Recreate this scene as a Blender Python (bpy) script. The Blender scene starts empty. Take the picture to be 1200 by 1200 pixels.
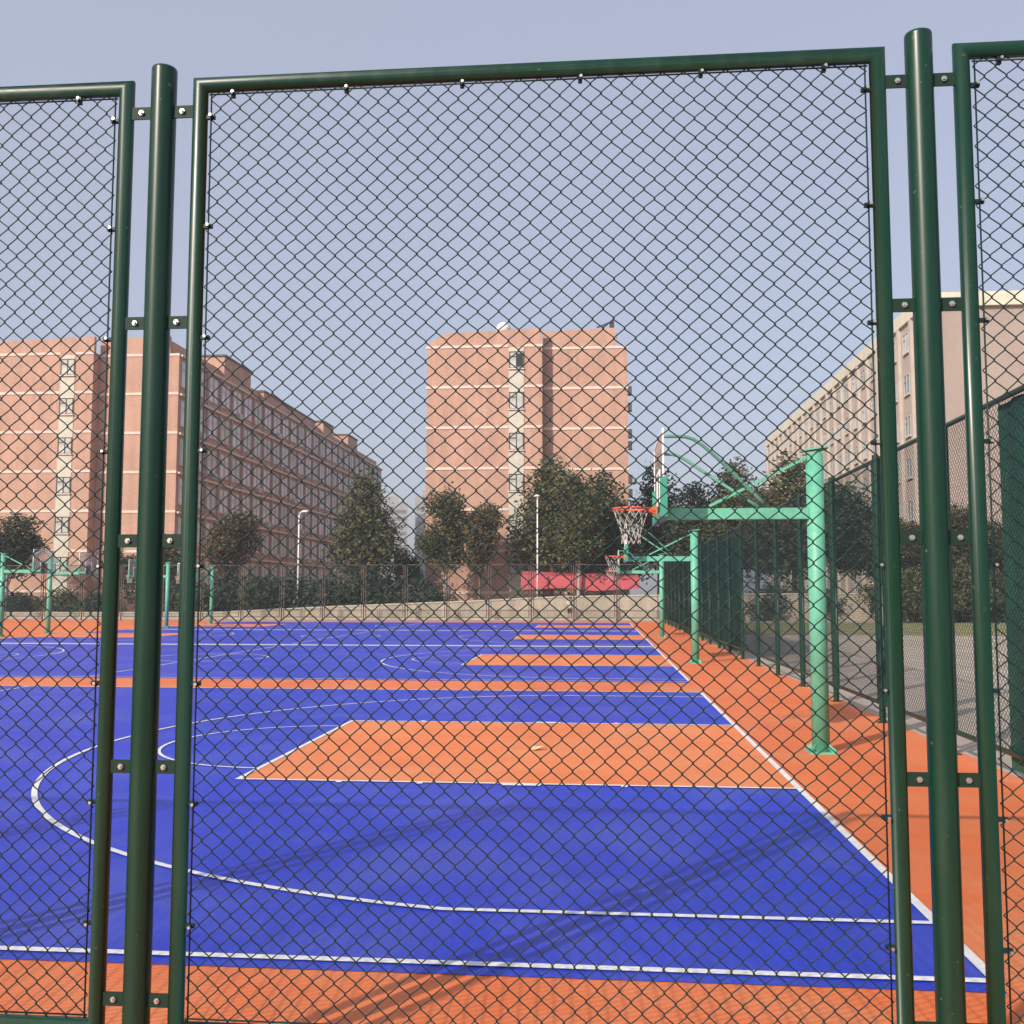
import bpy, math, random
from mathutils import Vector, Matrix
R = random.Random(7)
rad = math.radians
scene = bpy.context.scene
COL = scene.collection

# ------------------------------------------------------------------ helpers
class MB:
    def __init__(s): s.v = []; s.f = []; s.m = []; s.sm = []
    def add(s, vs, fs, mi=0, smooth=False):
        o = len(s.v); s.v += [tuple(v) for v in vs]
        for f in fs:
            s.f.append(tuple(i + o for i in f)); s.m.append(mi); s.sm.append(smooth)
        return s
    def box(s, x0, x1, y0, y1, z0, z1, mi=0):
        vs = [(x, y, z) for z in (z0, z1) for y in (y0, y1) for x in (x0, x1)]
        return s.add(vs, [(0,2,3,1),(4,5,7,6),(0,1,5,4),(2,6,7,3),(0,4,6,2),(1,3,7,5)], mi)
    def tube(s, pts, r, n=8, mi=0, cap=True, closed=False, smooth=True, r1=None):
        pts = [Vector(p) for p in pts]; N = len(pts); vs = []; up = None
        for i, p in enumerate(pts):
            if closed: t = pts[(i+1) % N] - pts[i-1]
            else: t = pts[min(i+1, N-1)] - pts[max(i-1, 0)]
            t.normalize()
            if up is None:
                a = Vector((0,0,1)) if abs(t.z) < .9 else Vector((1,0,0))
                up = (a - t*a.dot(t)).normalized()
            else:
                up = (up - t*up.dot(t)).normalized()
            b = t.cross(up); rr = r if r1 is None else r + (r1-r)*i/max(1, N-1)
            for k in range(n):
                q = 2*math.pi*k/n + math.pi/n
                vs.append(p + up*math.cos(q)*rr + b*math.sin(q)*rr)
        fs = []
        for i in range(N if closed else N-1):
            j = (i+1) % N
            for k in range(n):
                l = (k+1) % n
                fs.append((i*n+k, i*n+l, j*n+l, j*n+k))
        s.add(vs, fs, mi, smooth)
        if cap and not closed:
            o = len(s.v) - N*n
            s.f.append(tuple(o+k for k in reversed(range(n)))); s.m.append(mi); s.sm.append(False)
            s.f.append(tuple(o+(N-1)*n+k for k in range(n))); s.m.append(mi); s.sm.append(False)
        return s
    def bar(s, a, b, w, h, mi=0):
        a = Vector(a); b = Vector(b); t = (b-a).normalized()
        up = Vector((0,0,1)) if abs(t.z) < .95 else Vector((1,0,0))
        sd = t.cross(up).normalized()*w/2; u = sd.cross(t).normalized()*h/2
        vs = [p + x*sd + y*u for p in (a, b) for x, y in ((-1,-1),(1,-1),(1,1),(-1,1))]
        return s.add(vs, [(0,3,2,1),(4,5,6,7),(0,1,5,4),(1,2,6,5),(2,3,7,6),(3,0,4,7)], mi)
    def prism(s, poly, y0, y1, mi=0):         # polygon in xz, extruded in y
        n = len(poly)
        vs = [(x, y0, z) for x, z in poly] + [(x, y1, z) for x, z in poly]
        return s.add(vs, [tuple(range(n)), tuple(range(2*n-1, n-1, -1))] +
                     [(i, i+n, (i+1) % n+n, (i+1) % n) for i in range(n)], mi)
    def flat(s, poly, z=0, mi=0):
        return s.add([(x, y, z) for x, y in poly], [tuple(range(len(poly)))], mi)
    def rect(s, x0, x1, y0, y1, z=0, mi=0):
        return s.flat([(x0,y0),(x1,y0),(x1,y1),(x0,y1)], z, mi)
    def strip(s, pts, w, z=0, mi=0, closed=False):
        P = [Vector((x, y, 0)) for x, y in pts]; N = len(P); vs = []
        for i in range(N):
            t = (P[(i+1) % N]-P[i-1]) if closed else (P[min(i+1,N-1)]-P[max(i-1,0)])
            t.normalize(); nrm = Vector((-t.y, t.x, 0))*w/2
            vs += [(P[i]+nrm).xy.to_3d()+Vector((0,0,z)), (P[i]-nrm).xy.to_3d()+Vector((0,0,z))]
        fs = []
        for i in range(N if closed else N-1):
            j = (i+1) % N; fs.append((2*i, 2*i+1, 2*j+1, 2*j))
        return s.add(vs, fs, mi)
    def sphere(s, c, r, n=12, k=8, mi=0, sc=(1,1,1)):
        vs = []; 
        for i in range(k+1):
            a = math.pi*i/k
            for j in range(n):
                b = 2*math.pi*j/n
                vs.append((c[0]+r*sc[0]*math.sin(a)*math.cos(b), c[1]+r*sc[1]*math.sin(a)*math.sin(b), c[2]+r*sc[2]*math.cos(a)))
        fs = [(i*n+j, (i+1)*n+j, (i+1)*n+(j+1) % n, i*n+(j+1) % n) for i in range(k) for j in range(n)]
        return s.add(vs, fs, mi, True)
    def mesh(s, name, mats):
        me = bpy.data.meshes.new(name)
        me.from_pydata(s.v, [], s.f)
        if not isinstance(mats, (list, tuple)): mats = [mats]
        for m in mats: me.materials.append(m)
        me.polygons.foreach_set('material_index', s.m)
        me.polygons.foreach_set('use_smooth', s.sm)
        me.update(); return me
    def build(s, name, mats, parent=None, loc=(0,0,0), rotz=0):
        return link(name, s.mesh(name, mats), parent, loc, rotz)

def link(name, me, parent=None, loc=(0,0,0), rotz=0):
    o = bpy.data.objects.new(name, me); COL.objects.link(o)
    o.parent = parent; o.location = loc; o.rotation_euler = (0, 0, rotz); return o
def tag(o, label=None, cat=None, group=None, kind=None):
    if label: o['label'] = label
    if cat: o['category'] = cat
    if group: o['group'] = group
    if kind: o['kind'] = kind
    return o
def empty(name, loc=(0,0,0), rotz=0, **k):
    o = bpy.data.objects.new(name, None); COL.objects.link(o)
    o.empty_display_size = .2; o.location = loc; o.rotation_euler = (0,0,rotz)
    return tag(o, **k)
def kids(o): return [c for c in COL.objects if c.parent == o]
def copy_tree(o, parent=None, loc=None, rotz=None, scale=None, label=None):
    c = o.copy(); COL.objects.link(c); c.parent = parent
    if loc is not None: c.location = loc
    if rotz is not None: c.rotation_euler = (0,0,rotz)
    if scale is not None: c.scale = scale
    if label: c['label'] = label
    for ch in kids(o): copy_tree(ch, c)
    return c
def struct(o): o['kind'] = 'structure'; return o

# ------------------------------------------------------------------ materials
def mat(name, color, rough=.6, metal=0, noise=None, bump=None, spec=None, build=None, trans=0, island=None):
    m = bpy.data.materials.new(name); m.use_nodes = True
    nt = m.node_tree; N = nt.nodes; L = nt.links; b = N['Principled BSDF']
    b.inputs['Base Color'].default_value = (*color, 1); b.inputs['Roughness'].default_value = rough
    b.inputs['Metallic'].default_value = metal
    if spec is not None: b.inputs['Specular IOR Level'].default_value = spec
    if trans: b.inputs['Transmission Weight'].default_value = trans
    tc = N.new('ShaderNodeTexCoord')
    src = None
    if noise:          # list of (scale, amount[, stretch])
        cur = None
        for sc_, am, *st in noise:
            mp = N.new('ShaderNodeMapping'); L.new(tc.outputs['Object'], mp.inputs['Vector'])
            if st: mp.inputs['Scale'].default_value = st[0]
            nz = N.new('ShaderNodeTexNoise'); nz.inputs['Scale'].default_value = sc_
            nz.inputs['Detail'].default_value = 5; nz.inputs['Roughness'].default_value = .6
            L.new(mp.outputs[0], nz.inputs['Vector'])
            mr = N.new('ShaderNodeMapRange'); mr.inputs['From Min'].default_value = .3; mr.inputs['From Max'].default_value = .7
            mr.inputs['To Min'].default_value = 1-am; mr.inputs['To Max'].default_value = 1+am
            L.new(nz.outputs[0], mr.inputs['Value'])
            if cur is None: cur = mr.outputs[0]
            else:
                mm = N.new('ShaderNodeMath'); mm.operation = 'MULTIPLY'
                L.new(cur, mm.inputs[0]); L.new(mr.outputs[0], mm.inputs[1]); cur = mm.outputs[0]
        mx = N.new('ShaderNodeVectorMath'); mx.operation = 'SCALE'
        mx.inputs[0].default_value = color
        L.new(cur, mx.inputs['Scale']); src = mx.outputs[0]
        L.new(src, b.inputs['Base Color'])
    if island:         # per-leaf colour ramp
        g = N.new('ShaderNodeNewGeometry'); cr = N.new('ShaderNodeValToRGB')
        cr.color_ramp.elements[0].color = (*island[0], 1); cr.color_ramp.elements[1].color = (*island[-1], 1)
        for i, c in enumerate(island[1:-1]):
            e = cr.color_ramp.elements.new((i+1)/(len(island)-1)); e.color = (*c, 1)
        L.new(g.outputs['Random Per Island'], cr.inputs[0]); L.new(cr.outputs[0], b.inputs['Base Color'])
    if bump:           # (scale, strength, distance)
        nz = N.new('ShaderNodeTexNoise'); nz.inputs['Scale'].default_value = bump[0]; nz.inputs['Detail'].default_value = 4
        L.new(tc.outputs['Object'], nz.inputs['Vector'])
        bp = N.new('ShaderNodeBump'); bp.inputs['Strength'].default_value = bump[1]; bp.inputs['Distance'].default_value = bump[2]
        L.new(nz.outputs[0], bp.inputs['Height']); L.new(bp.outputs[0], b.inputs['Normal'])
    if build: build(m, N, L, b, tc, src)
    return m

def tile_facade(c1, c2, mortar):
    def f(m, N, L, b, tc, src):
        mp = N.new('ShaderNodeSeparateXYZ'); L.new(tc.outputs['Object'], mp.inputs[0])
        ad = N.new('ShaderNodeMath'); ad.operation = 'ADD'; L.new(mp.outputs[0], ad.inputs[0]); L.new(mp.outputs[1], ad.inputs[1])
        cb = N.new('ShaderNodeCombineXYZ'); L.new(ad.outputs[0], cb.inputs[0]); L.new(mp.outputs[2], cb.inputs[1])
        br = N.new('ShaderNodeTexBrick'); br.inputs['Scale'].default_value = 1
        br.inputs['Brick Width'].default_value = .24; br.inputs['Row Height'].default_value = .075
        br.inputs['Mortar Size'].default_value = .008
        br.inputs['Color1'].default_value = (*c1, 1); br.inputs['Color2'].default_value = (*c2, 1); br.inputs['Mortar'].default_value = (*mortar, 1)
        L.new(cb.outputs[0], br.inputs['Vector'])
        nz = N.new('ShaderNodeTexNoise'); nz.inputs['Scale'].default_value = .35; nz.inputs['Detail'].default_value = 6
        L.new(tc.outputs['Object'], nz.inputs['Vector'])
        mp2 = N.new('ShaderNodeMapping'); mp2.inputs['Scale'].default_value = (1.5,1.5,.08); L.new(tc.outputs['Object'], mp2.inputs[0])
        nz2 = N.new('ShaderNodeTexNoise'); nz2.inputs['Scale'].default_value = 1.2; nz2.inputs['Detail'].default_value = 4
        L.new(mp2.outputs[0], nz2.inputs['Vector'])
        a = N.new('ShaderNodeMath'); a.operation = 'ADD'; L.new(nz.outputs[0], a.inputs[0]); L.new(nz2.outputs[0], a.inputs[1])
        mr = N.new('ShaderNodeMapRange'); mr.inputs['From Min'].default_value = .7; mr.inputs['From Max'].default_value = 1.3
        mr.inputs['To Min'].default_value = .84; mr.inputs['To Max'].default_value = 1.14; L.new(a.outputs[0], mr.inputs[0])
        mx = N.new('ShaderNodeVectorMath'); mx.operation = 'SCALE'; L.new(br.outputs[0], mx.inputs[0]); L.new(mr.outputs[0], mx.inputs['Scale'])
        L.new(mx.outputs[0], b.inputs['Base Color'])
    return f

M = {}
def court_wear(dust, amt):
    # worn acrylic coat: dusty scuffs over large patches, fine grain
    def f(m, N, L, b, tc, src):
        n1 = N.new('ShaderNodeTexNoise'); n1.inputs['Scale'].default_value = .55; n1.inputs['Detail'].default_value = 8; n1.inputs['Roughness'].default_value = .65
        n1.inputs['Distortion'].default_value = .6
        L.new(tc.outputs['Object'], n1.inputs['Vector'])
        r1 = N.new('ShaderNodeMapRange'); r1.inputs['From Min'].default_value = .45; r1.inputs['From Max'].default_value = .75
        r1.inputs['To Max'].default_value = amt; L.new(n1.outputs[0], r1.inputs[0])
        mx = N.new('ShaderNodeMix'); mx.data_type = 'RGBA'; mx.inputs[7].default_value = (*dust, 1)
        L.new(r1.outputs[0], mx.inputs[0]); L.new(src, mx.inputs[6]); L.new(mx.outputs[2], b.inputs['Base Color'])
    return f
M['orange'] = mat('orange_court_paint', (.72,.165,.042), .6, noise=[(.25,.10),(3,.06),(60,.10),(300,.12)], bump=(350,.25,.002), build=court_wear((.62,.34,.17), .45))
M['blue'] = mat('blue_court_paint', (.013,.038,.50), .52, noise=[(.3,.12),(2.5,.08),(60,.12),(300,.15)], bump=(350,.25,.002), build=court_wear((.12,.15,.46), .5))
M['key'] = mat('orange_key_paint', (.76,.205,.058), .6, noise=[(.4,.08),(3,.07),(60,.10),(300,.12)], bump=(350,.25,.002), build=court_wear((.72,.40,.20), .4))
M['line'] = mat('white_line_paint', (.74,.74,.72), .6, noise=[(4,.1),(40,.12)])
M['pave'] = mat('grey_paving', (.43,.36,.29), .85, noise=[(.4,.15),(6,.12),(60,.15)], bump=(80,.3,.003))
M['asphalt'] = mat('asphalt', (.09,.085,.08), .9, noise=[(.3,.2),(20,.2)])
M['grass'] = mat('grass_green', (.24,.235,.10), .9, noise=[(.6,.3),(5,.3),(40,.35)], bump=(60,.8,.03))
M['earth'] = mat('earth', (.12,.11,.075), .95, noise=[(.1,.3),(3,.3)])
def coat_wear(m, N, L, b, tc, src):
    # dust film and rain streaks along the pipe, tiny chips
    mp = N.new('ShaderNodeMapping'); mp.inputs['Scale'].default_value = (14,14,1.1); L.new(tc.outputs['Object'], mp.inputs[0])
    n1 = N.new('ShaderNodeTexNoise'); n1.inputs['Scale'].default_value = 1.6; n1.inputs['Detail'].default_value = 7; L.new(mp.outputs[0], n1.inputs['Vector'])
    r1 = N.new('ShaderNodeMapRange'); r1.inputs['From Min'].default_value = .5; r1.inputs['From Max'].default_value = .8; r1.inputs['To Max'].default_value = .22
    L.new(n1.outputs[0], r1.inputs[0])
    m1 = N.new('ShaderNodeMix'); m1.data_type = 'RGBA'; m1.inputs[7].default_value = (.045,.075,.055,1)
    L.new(r1.outputs[0], m1.inputs[0]); L.new(src, m1.inputs[6])
    n2 = N.new('ShaderNodeTexNoise'); n2.inputs['Scale'].default_value = 38; n2.inputs['Detail'].default_value = 3; L.new(tc.outputs['Object'], n2.inputs['Vector'])
    r2 = N.new('ShaderNodeMapRange'); r2.inputs['From Min'].default_value = .71; r2.inputs['From Max'].default_value = .74; r2.inputs['To Max'].default_value = .7
    L.new(n2.outputs[0], r2.inputs[0])
    m2 = N.new('ShaderNodeMix'); m2.data_type = 'RGBA'; m2.inputs[7].default_value = (.14,.12,.09,1)
    L.new(r2.outputs[0], m2.inputs[0]); L.new(m1.outputs[2], m2.inputs[6]); L.new(m2.outputs[2], b.inputs['Base Color'])
    r3 = N.new('ShaderNodeMapRange'); r3.inputs['To Min'].default_value = .2; r3.inputs['To Max'].default_value = .48
    L.new(n1.outputs[0], r3.inputs[0]); L.new(r3.outputs[0], b.inputs['Roughness'])
M['fence'] = mat('dark_green_powder_coat', (.0012,.033,.018), .28, noise=[(3,.12),(40,.08)], spec=.40, bump=(25,.08,.002), build=coat_wear)
M['wire'] = mat('dark_green_pvc_wire', (.005,.026,.026), .45, spec=.3)
M['strap'] = mat('rough_green_strap', (.008,.030,.020), .6, spec=.25)
M['steel'] = mat('zinc_bolt', (.50,.50,.47), .4, metal=.9)
M['farfence'] = M['fence']
M['hoop'] = mat('light_green_paint', (.12,.42,.28), .5, noise=[(1.3,.14),(9,.12),(40,.1)])
M['brace'] = mat('weathered_green_tube', (.11,.30,.21), .5, noise=[(4,.15)])
M['hoopdark'] = mat('green_padding', (.05,.30,.20), .5)
M['rim'] = mat('orange_rim_paint', (.75,.10,.03), .4)
M['net'] = mat('white_cord', (.55,.52,.47), .8)
M['acryl'] = mat('clear_acrylic', (.9,.95,.95), .05, trans=.92)
M['white'] = mat('white_paint', (.75,.75,.73), .5, noise=[(4,.06)])
M['tile'] = mat('salmon_tile', (.5,.25,.17), .75, build=tile_facade((.48,.265,.185),(.41,.215,.15),(.48,.35,.27)))
M['tilepale'] = mat('beige_tile', (.5,.4,.34), .75, build=tile_facade((.47,.38,.32),(.41,.33,.275),(.5,.42,.36)))
M['pinkwall'] = mat('dusty_pink_render', (.37,.29,.25), .85, noise=[(.3,.1),(4,.06)])
M['band'] = mat('pale_stone_band', (.66,.53,.45), .7, noise=[(1,.1)])
M['cream'] = mat('cream_parapet_paint', (.66,.60,.47), .7, noise=[(1,.08),(.6,.1,(1,1,.1))])
M['pierpaint'] = mat('dull_beige_pier_paint', (.47,.41,.35), .75, noise=[(1,.1)])
M['panel'] = mat('pale_spandrel_panel', (.52,.49,.40), .6, noise=[(1.5,.12)])
M['glass'] = mat('window_glass', (.16,.19,.20), .12, spec=.8, noise=[(.7,.5)])
M['paleglass'] = mat('pale_reflecting_glass', (.60,.56,.57), .3, noise=[(.9,.3)])
M['curtain'] = mat('window_with_pale_curtain', (.44,.43,.39), .3, noise=[(1.2,.35)])
M['opening_shade'] = mat('painted_opening_shade', (.012,.012,.014), .4)  # near-black colour painting the shade inside an open window
M['wframe'] = mat('dark_window_frame', (.05,.06,.055), .5)
M['pframe'] = mat('pale_window_frame', (.50,.47,.44), .5)
M['roof'] = mat('roof_felt', (.13,.11,.10), .9, noise=[(.5,.2)])
M['acunit'] = mat('grey_unit_casing', (.45,.45,.43), .5)
M['stone'] = mat('beige_wall_stone', (.42,.36,.28), .85, noise=[(.5,.15),(6,.15),(.8,.2,(1,1,.15))])
M['coping'] = mat('wall_coping', (.48,.44,.37), .8, noise=[(2,.1)])
M['red'] = mat('red_canvas', (.58,.10,.12), .7, noise=[(1,.15)])
M['black'] = mat('black_metal', (.03,.03,.035), .5)
M['bark'] = mat('bark', (.16,.12,.09), .9, noise=[(8,.3)], bump=(30,.6,.02))
M['palebark'] = mat('pale_bark', (.42,.38,.33), .85, noise=[(8,.25)])
M['leafA'] = mat('foliage_olive', (.07,.08,.03), .75, island=[(.035,.050,.018),(.070,.078,.026),(.115,.105,.045)])
M['leafB'] = mat('foliage_dark', (.05,.07,.03), .75, island=[(.018,.036,.016),(.038,.060,.024),(.070,.088,.036)])
M['leafC'] = mat('foliage_brown_green', (.07,.07,.03), .75, island=[(.045,.045,.020),(.085,.070,.030),(.15,.11,.05)])
M['leafD'] = mat('foliage_hedge', (.04,.06,.03), .75, island=[(.016,.032,.018),(.030,.050,.026),(.055,.075,.036)])
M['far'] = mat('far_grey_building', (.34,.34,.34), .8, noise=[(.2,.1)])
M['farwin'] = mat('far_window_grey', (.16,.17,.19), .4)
M['skin'] = mat('skin', (.45,.27,.18), .6)
M['shirt'] = mat('white_cotton', (.72,.70,.68), .8)
M['shorts'] = mat('dark_cotton', (.02,.02,.025), .8)
M['hair'] = mat('black_hair', (.012,.010,.009), .6)
M['leafdry'] = mat('dry_leaf', (.80,.66,.36), .7)

# ------------------------------------------------------------------ camera, light, sky
H = 1.954
cam = bpy.data.cameras.new('camera'); co = bpy.data.objects.new('camera', cam); COL.objects.link(co)
cam.sensor_width = 36; cam.lens = 1174.6/1200*36; cam.clip_end = 3000; cam.clip_start = .05
yaw, pitch, roll = .0876, .0818, .0008
fwd = Vector((-math.sin(yaw)*math.cos(pitch), math.cos(yaw)*math.cos(pitch), math.sin(pitch)))
q = fwd.to_track_quat('-Z', 'Y'); co.rotation_mode = 'QUATERNION'
co.rotation_quaternion = q @ Matrix.Rotation(roll, 3, 'Z').to_quaternion()
co.location = (0, 0, H); scene.camera = co

SAZ, SEL = rad(35.7), rad(31)
ldir = Vector((math.sin(SAZ)*math.cos(SEL), math.cos(SAZ)*math.cos(SEL), -math.sin(SEL)))
sun = bpy.data.lights.new('sun', 'SUN'); so = bpy.data.objects.new('sun', sun); COL.objects.link(so)
sun.energy = 3.1; sun.angle = rad(.6); sun.color = (1, .90, .79)
so.rotation_euler = ldir.to_track_quat('-Z', 'Y').to_euler(); so.location = (-20,-30,40)
w = bpy.data.worlds.new('World'); scene.world = w; w.use_nodes = True
nt = w.node_tree; bg = nt.nodes['Background']; sk = nt.nodes.new('ShaderNodeTexSky')
sk.sky_type = 'NISHITA'; sk.sun_disc = False; sk.sun_elevation = SEL
to = -ldir; sk.sun_rotation = math.atan2(to.x, to.y)
sk.altitude = 0; sk.air_density = 1.0; sk.dust_density = 3.0; sk.ozone_density = 1.5
hz = nt.nodes.new('ShaderNodeMix'); hz.data_type = 'RGBA'; hz.inputs[0].default_value = .72
hz.inputs[7].default_value = (2.2, 2.26, 2.76, 1)          # flat pale haze tint mixed into the clear sky colour
nt.links.new(sk.outputs[0], hz.inputs[6]); nt.links.new(hz.outputs[2], bg.inputs[0]); bg.inputs[1].default_value = .15
scene.view_settings.view_transform = 'Standard'; scene.view_settings.look = 'None'
scene.view_settings.exposure = .62; scene.view_settings.gamma = 1

air = bpy.data.materials.new('haze_air'); air.use_nodes = True
an = air.node_tree; an.nodes.remove(an.nodes['Principled BSDF']); pv = an.nodes.new('ShaderNodeVolumePrincipled')
pv.inputs['Color'].default_value = (.98,.98,1,1); pv.inputs['Density'].default_value = .0007; pv.inputs['Anisotropy'].default_value = .2
an.links.new(pv.outputs[0], an.nodes['Material Output'].inputs['Volume'])
tag(MB().box(-930, 930, -230, 1430, -1.1, 56).build('haze', air), kind='stuff')
# ------------------------------------------------------------------ ground and courts
struct(MB().rect(-900, 900, -200, 1400, -.012).build('ground', M['earth']))
struct(MB().rect(4.45, 60, -6, 50, -.004).build('pavement', M['pave']))
struct(MB().rect(-70, 60, 71.7, 100, -.004).build('path', M['pave']))
struct(MB().rect(4.45, 60, 50, 71.6, .0).build('lawn', M['grass']))
struct(MB().rect(-60, 4.45, -6, 71.6, 0).build('court_surface', M['orange']))
B = 1.98; L0 = 28.0
CY = [12.93, 30.1, 46.0, 61.3]
blue = MB(); keys = MB(); lines = MB()
lw = .055
for ci, C in enumerate(CY):
    n_, f_ = C-7.5, C+7.5
    if ci == 1: n_ += .25
    blue.rect(B-L0-.02, B, n_-.14, (38.4 if ci == 1 else f_+.12), .004)
    if ci in (1, 2): lines.rect(B-L0, B, f_+.03, f_+.50, .0112)
    for (bx, s) in ((B, -1), (B-L0, 1)):
        x1 = bx + s*5.8
        keys.rect(min(bx, x1), max(bx, x1), C-2.45, C+2.45, .008)
        for y in (C-2.45, C+2.45): lines.strip([(bx+s*.03, y), (x1, y)], lw, .012)
        lines.strip([(x1, C-2.45-lw/2), (x1, C+2.45+lw/2)], lw, .0125)
        # lane marks
        for sy in (-1, 1):
            ya = C+sy*2.45; yb = ya+sy*.10
            for d in (1.75, 3.85, 4.70):
                lines.rect(bx+s*d-.03, bx+s*d+.03, min(ya,yb), max(ya,yb), .0128)
            lines.rect(min(bx+s*2.6, bx+s*3.0), max(bx+s*2.6, bx+s*3.0), min(ya,yb)-.01, max(ya,yb)+.01, .0132)
        # free throw semicircle
        lines.strip([(x1+s*1.8*math.sin(a), C+1.8*math.cos(a)) for a in [math.pi*i/32 for i in range(33)]], .04, .0136)
        # three point line
        cx = bx+s*1.70; r3 = 6.72; a0 = math.asin(6.6/r3)
        arc = [(cx+s*r3*math.cos(a), C+r3*math.sin(a)) for a in [a0-2*a0*i/80 for i in range(81)]]
        lines.strip([(bx+s*.03, C+6.6)] + arc + [(bx+s*.03, C-6.6)], lw, .0122)
    for y in (n_, f_): lines.strip([(B-L0, y), (B, y)], .06, .0118)
    for x in (B, B-L0): lines.strip([(x, n_-.03), (x, f_+.03)], .065, .0116)
    lines.strip([(B-14, n_+.04), (B-14, f_-.04)], lw, .012)
    lines.strip([(B-14+1.8*math.cos(a), C+1.8*math.sin(a)) for a in [2*math.pi*i/60 for i in range(60)]], lw, .0136, closed=True)
struct(blue.build('blue_playing_areas', M['blue'])); struct(keys.build('orange_key_areas', M['key'])); struct(lines.build('court_markings', M['line']))

# fallen leaf lying in the key
m = MB(); vs = []
for i in range(14):
    a = 2*math.pi*i/14; rr = .085*(1+.35*math.cos(3*a)+.12*math.sin(5*a)); vs.append((rr*math.cos(a)*.8, rr*math.sin(a)*1.25, .022+.03*abs(math.cos(a))))
m.add(vs + [(x, y, z-.004) for x, y, z in vs], [tuple(range(14)), tuple(range(27, 13, -1))] + [(i, i+14, (i+1) % 14+14, (i+1) % 14) for i in range(14)])
tag(m.build('fallen_leaf', M['leafdry'], loc=(-.81, 12.75, .004)), 'pale yellow scrap lying on the near orange key of the court', 'leaf')

# ------------------------------------------------------------------ chain link fences
PW, PITCH = 2.78, 3.034          # panel width and post spacing
ZB, ZT, FR = .26, 4.08, .031
def chain_mesh(x0, x1, z0, z1, wr, n=5, rounding=True):
    m = MB(); S = .0411; V = .0795
    k = int(round((x1-x0)/S)); S = (x1-x0)/k
    for i in range(k):
        xa = x0+i*S; xb = xa+S; pts = []
        j = 0; z = z0
        side0 = i % 2
        while z <= z1+V*.3:
            left = (j+side0) % 2 == 0
            x = xa if left else xb
            e = wr*1.1                      # hooks through its neighbour
            dx = (-e if left else e)
            d = .006
            inw = .0035 if left else -.0035
            y1 = -wr*.85 if left else wr*.85
            if rounding:
                pts.append((x+dx*.1+inw, -y1, z-d)); pts.append((x+dx, 0, z)); pts.append((x+dx*.1+inw, y1, z+d))
            else: pts.append((x, 0, z))
            j += 1; z += V/2
        # hand-stretched netting: slow sag plus small unevenness at each knot
        pts = [(x+.0035*math.sin(2.3*z+1.9*x)+.0013*math.sin(83*x+61*z), y+.007*math.sin(1.7*z+.4)*math.sin(2.6*x)+.0012*math.sin(47*z),
                z+.005*math.sin(2.1*x+1.3*z)*(1 if .5 < z < 3.8 else .3)+.0013*math.sin(71*z-97*x)) for x, y, z in pts]
        m.tube(pts, wr, n, cap=False)
    return m
hw = PW/2
mesh_me = chain_mesh(-hw+.074, hw-.074, ZB+.068, ZT-.078, .0026).mesh('wire_mesh', M['wire'])
fr = MB()
def rail(m, a, b, r=FR, n=16): m.tube([a, b], r, n)
xe = hw-FR; zt, zb = ZT-FR, ZB+FR
fr.tube([(-xe,0,zb),(-xe,0,zt),(xe,0,zt),(xe,0,zb)], FR, 16, closed=True) if False else None
# mitred rectangular frame: build the four sides with diagonal ends
def mitred(m, x, z0, z1, r, n=16):
    c = [(-x, z0), (-x, z1), (x, z1), (x, z0)]; sg = [(-1,-1),(-1,1),(1,1),(1,-1)]
    vs = []
    for (cx, cz), (sx, sz) in zip(c, sg):
        for k in range(n):
            a = 2*math.pi*k/n; u = r*math.cos(a); y = r*math.sin(a)
            vs.append((cx+sx*u, y, cz+sz*u))
    fs = []
    for i in range(4):
        j = (i+1) % 4
        for k in range(n):
            l = (k+1) % n; fs.append((i*n+k, j*n+k, j*n+l, i*n+l))
    m.add(vs, fs, 0, True)
mitred(fr, xe, zb, zt, FR)
frame_me = fr.mesh('panel_frame', M['fence'])
# split edges at the mitres so each side shades as its own pipe
frame_me.update()
rod_z = [(-hw+.085, 1), (hw-.085, 1)]
rm = MB(); xr = hw-FR*2-.017; zr0 = ZB+FR*2+.012; zr1 = ZT-FR*2-.012
for sx in (-1, 1): rm.tube([(sx*xr, -.004, zr0-.01), (sx*xr, -.004, zr1+.01)], .0033, 6)
for z in (zr0, zr1): rm.tube([(-xr-.01, -.004, z), (xr+.01, -.004, z)], .0033, 6)
rod_me = rm.mesh('tension_rod', M['wire'])
cm = MB()                       # clip, pointing in -x from the rod to the frame on the left
cm.box(-.026, .016, -.010, .006, -.008, .008); cm.tube([(.004,-.008,0),(.004,-.024,0)], .008, 6); 
cm.add(*(lambda: ([], []))()) ; 
clip_me = cm.mesh('wire_clip', M['wire'])
bm_ = MB(); bm_.tube([(.004,-.024,0),(.004,-.029,0)], .0062, 8)
clipb_me = bm_.mesh('rivet', M['steel'])
bk = MB(); bk.box(-.055, .055, -.012, -.006, -.026, .026)      # strap from post to panel
bk.box(-.050, -.038, -.020, -.012, -.026, .026)
bracket_me = bk.mesh('bracket', M['strap'])
bo = MB(); bo.tube([(.002,-.011,0),(.002,-.019,0)], .0115, 6, smooth=False); bo.tube([(.002,-.019,0),(.002,-.026,0)], .006, 8)
bolt_me = bo.mesh('bolt', M['steel'])
pm = MB(); pm.tube([(0,0,0),(0,0,4.118)], .0515, 24, cap=False)
pm.add([(0.0515*math.cos(2*math.pi*i/24)*f, 0.0515*math.sin(2*math.pi*i/24)*f, z) for f, z in ((1,4.118),(.96,4.126),(.6,4.132)) for i in range(24)],
       [(r*24+i, r*24+(i+1) % 24, (r+1)*24+(i+1) % 24, (r+1)*24+i) for r in range(2) for i in range(24)] + [tuple(range(48,72))], 0, True)
pm.box(-.09,.09,-.09,.09,.0,.012)
post_me = pm.mesh('post', M['fence'])
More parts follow.
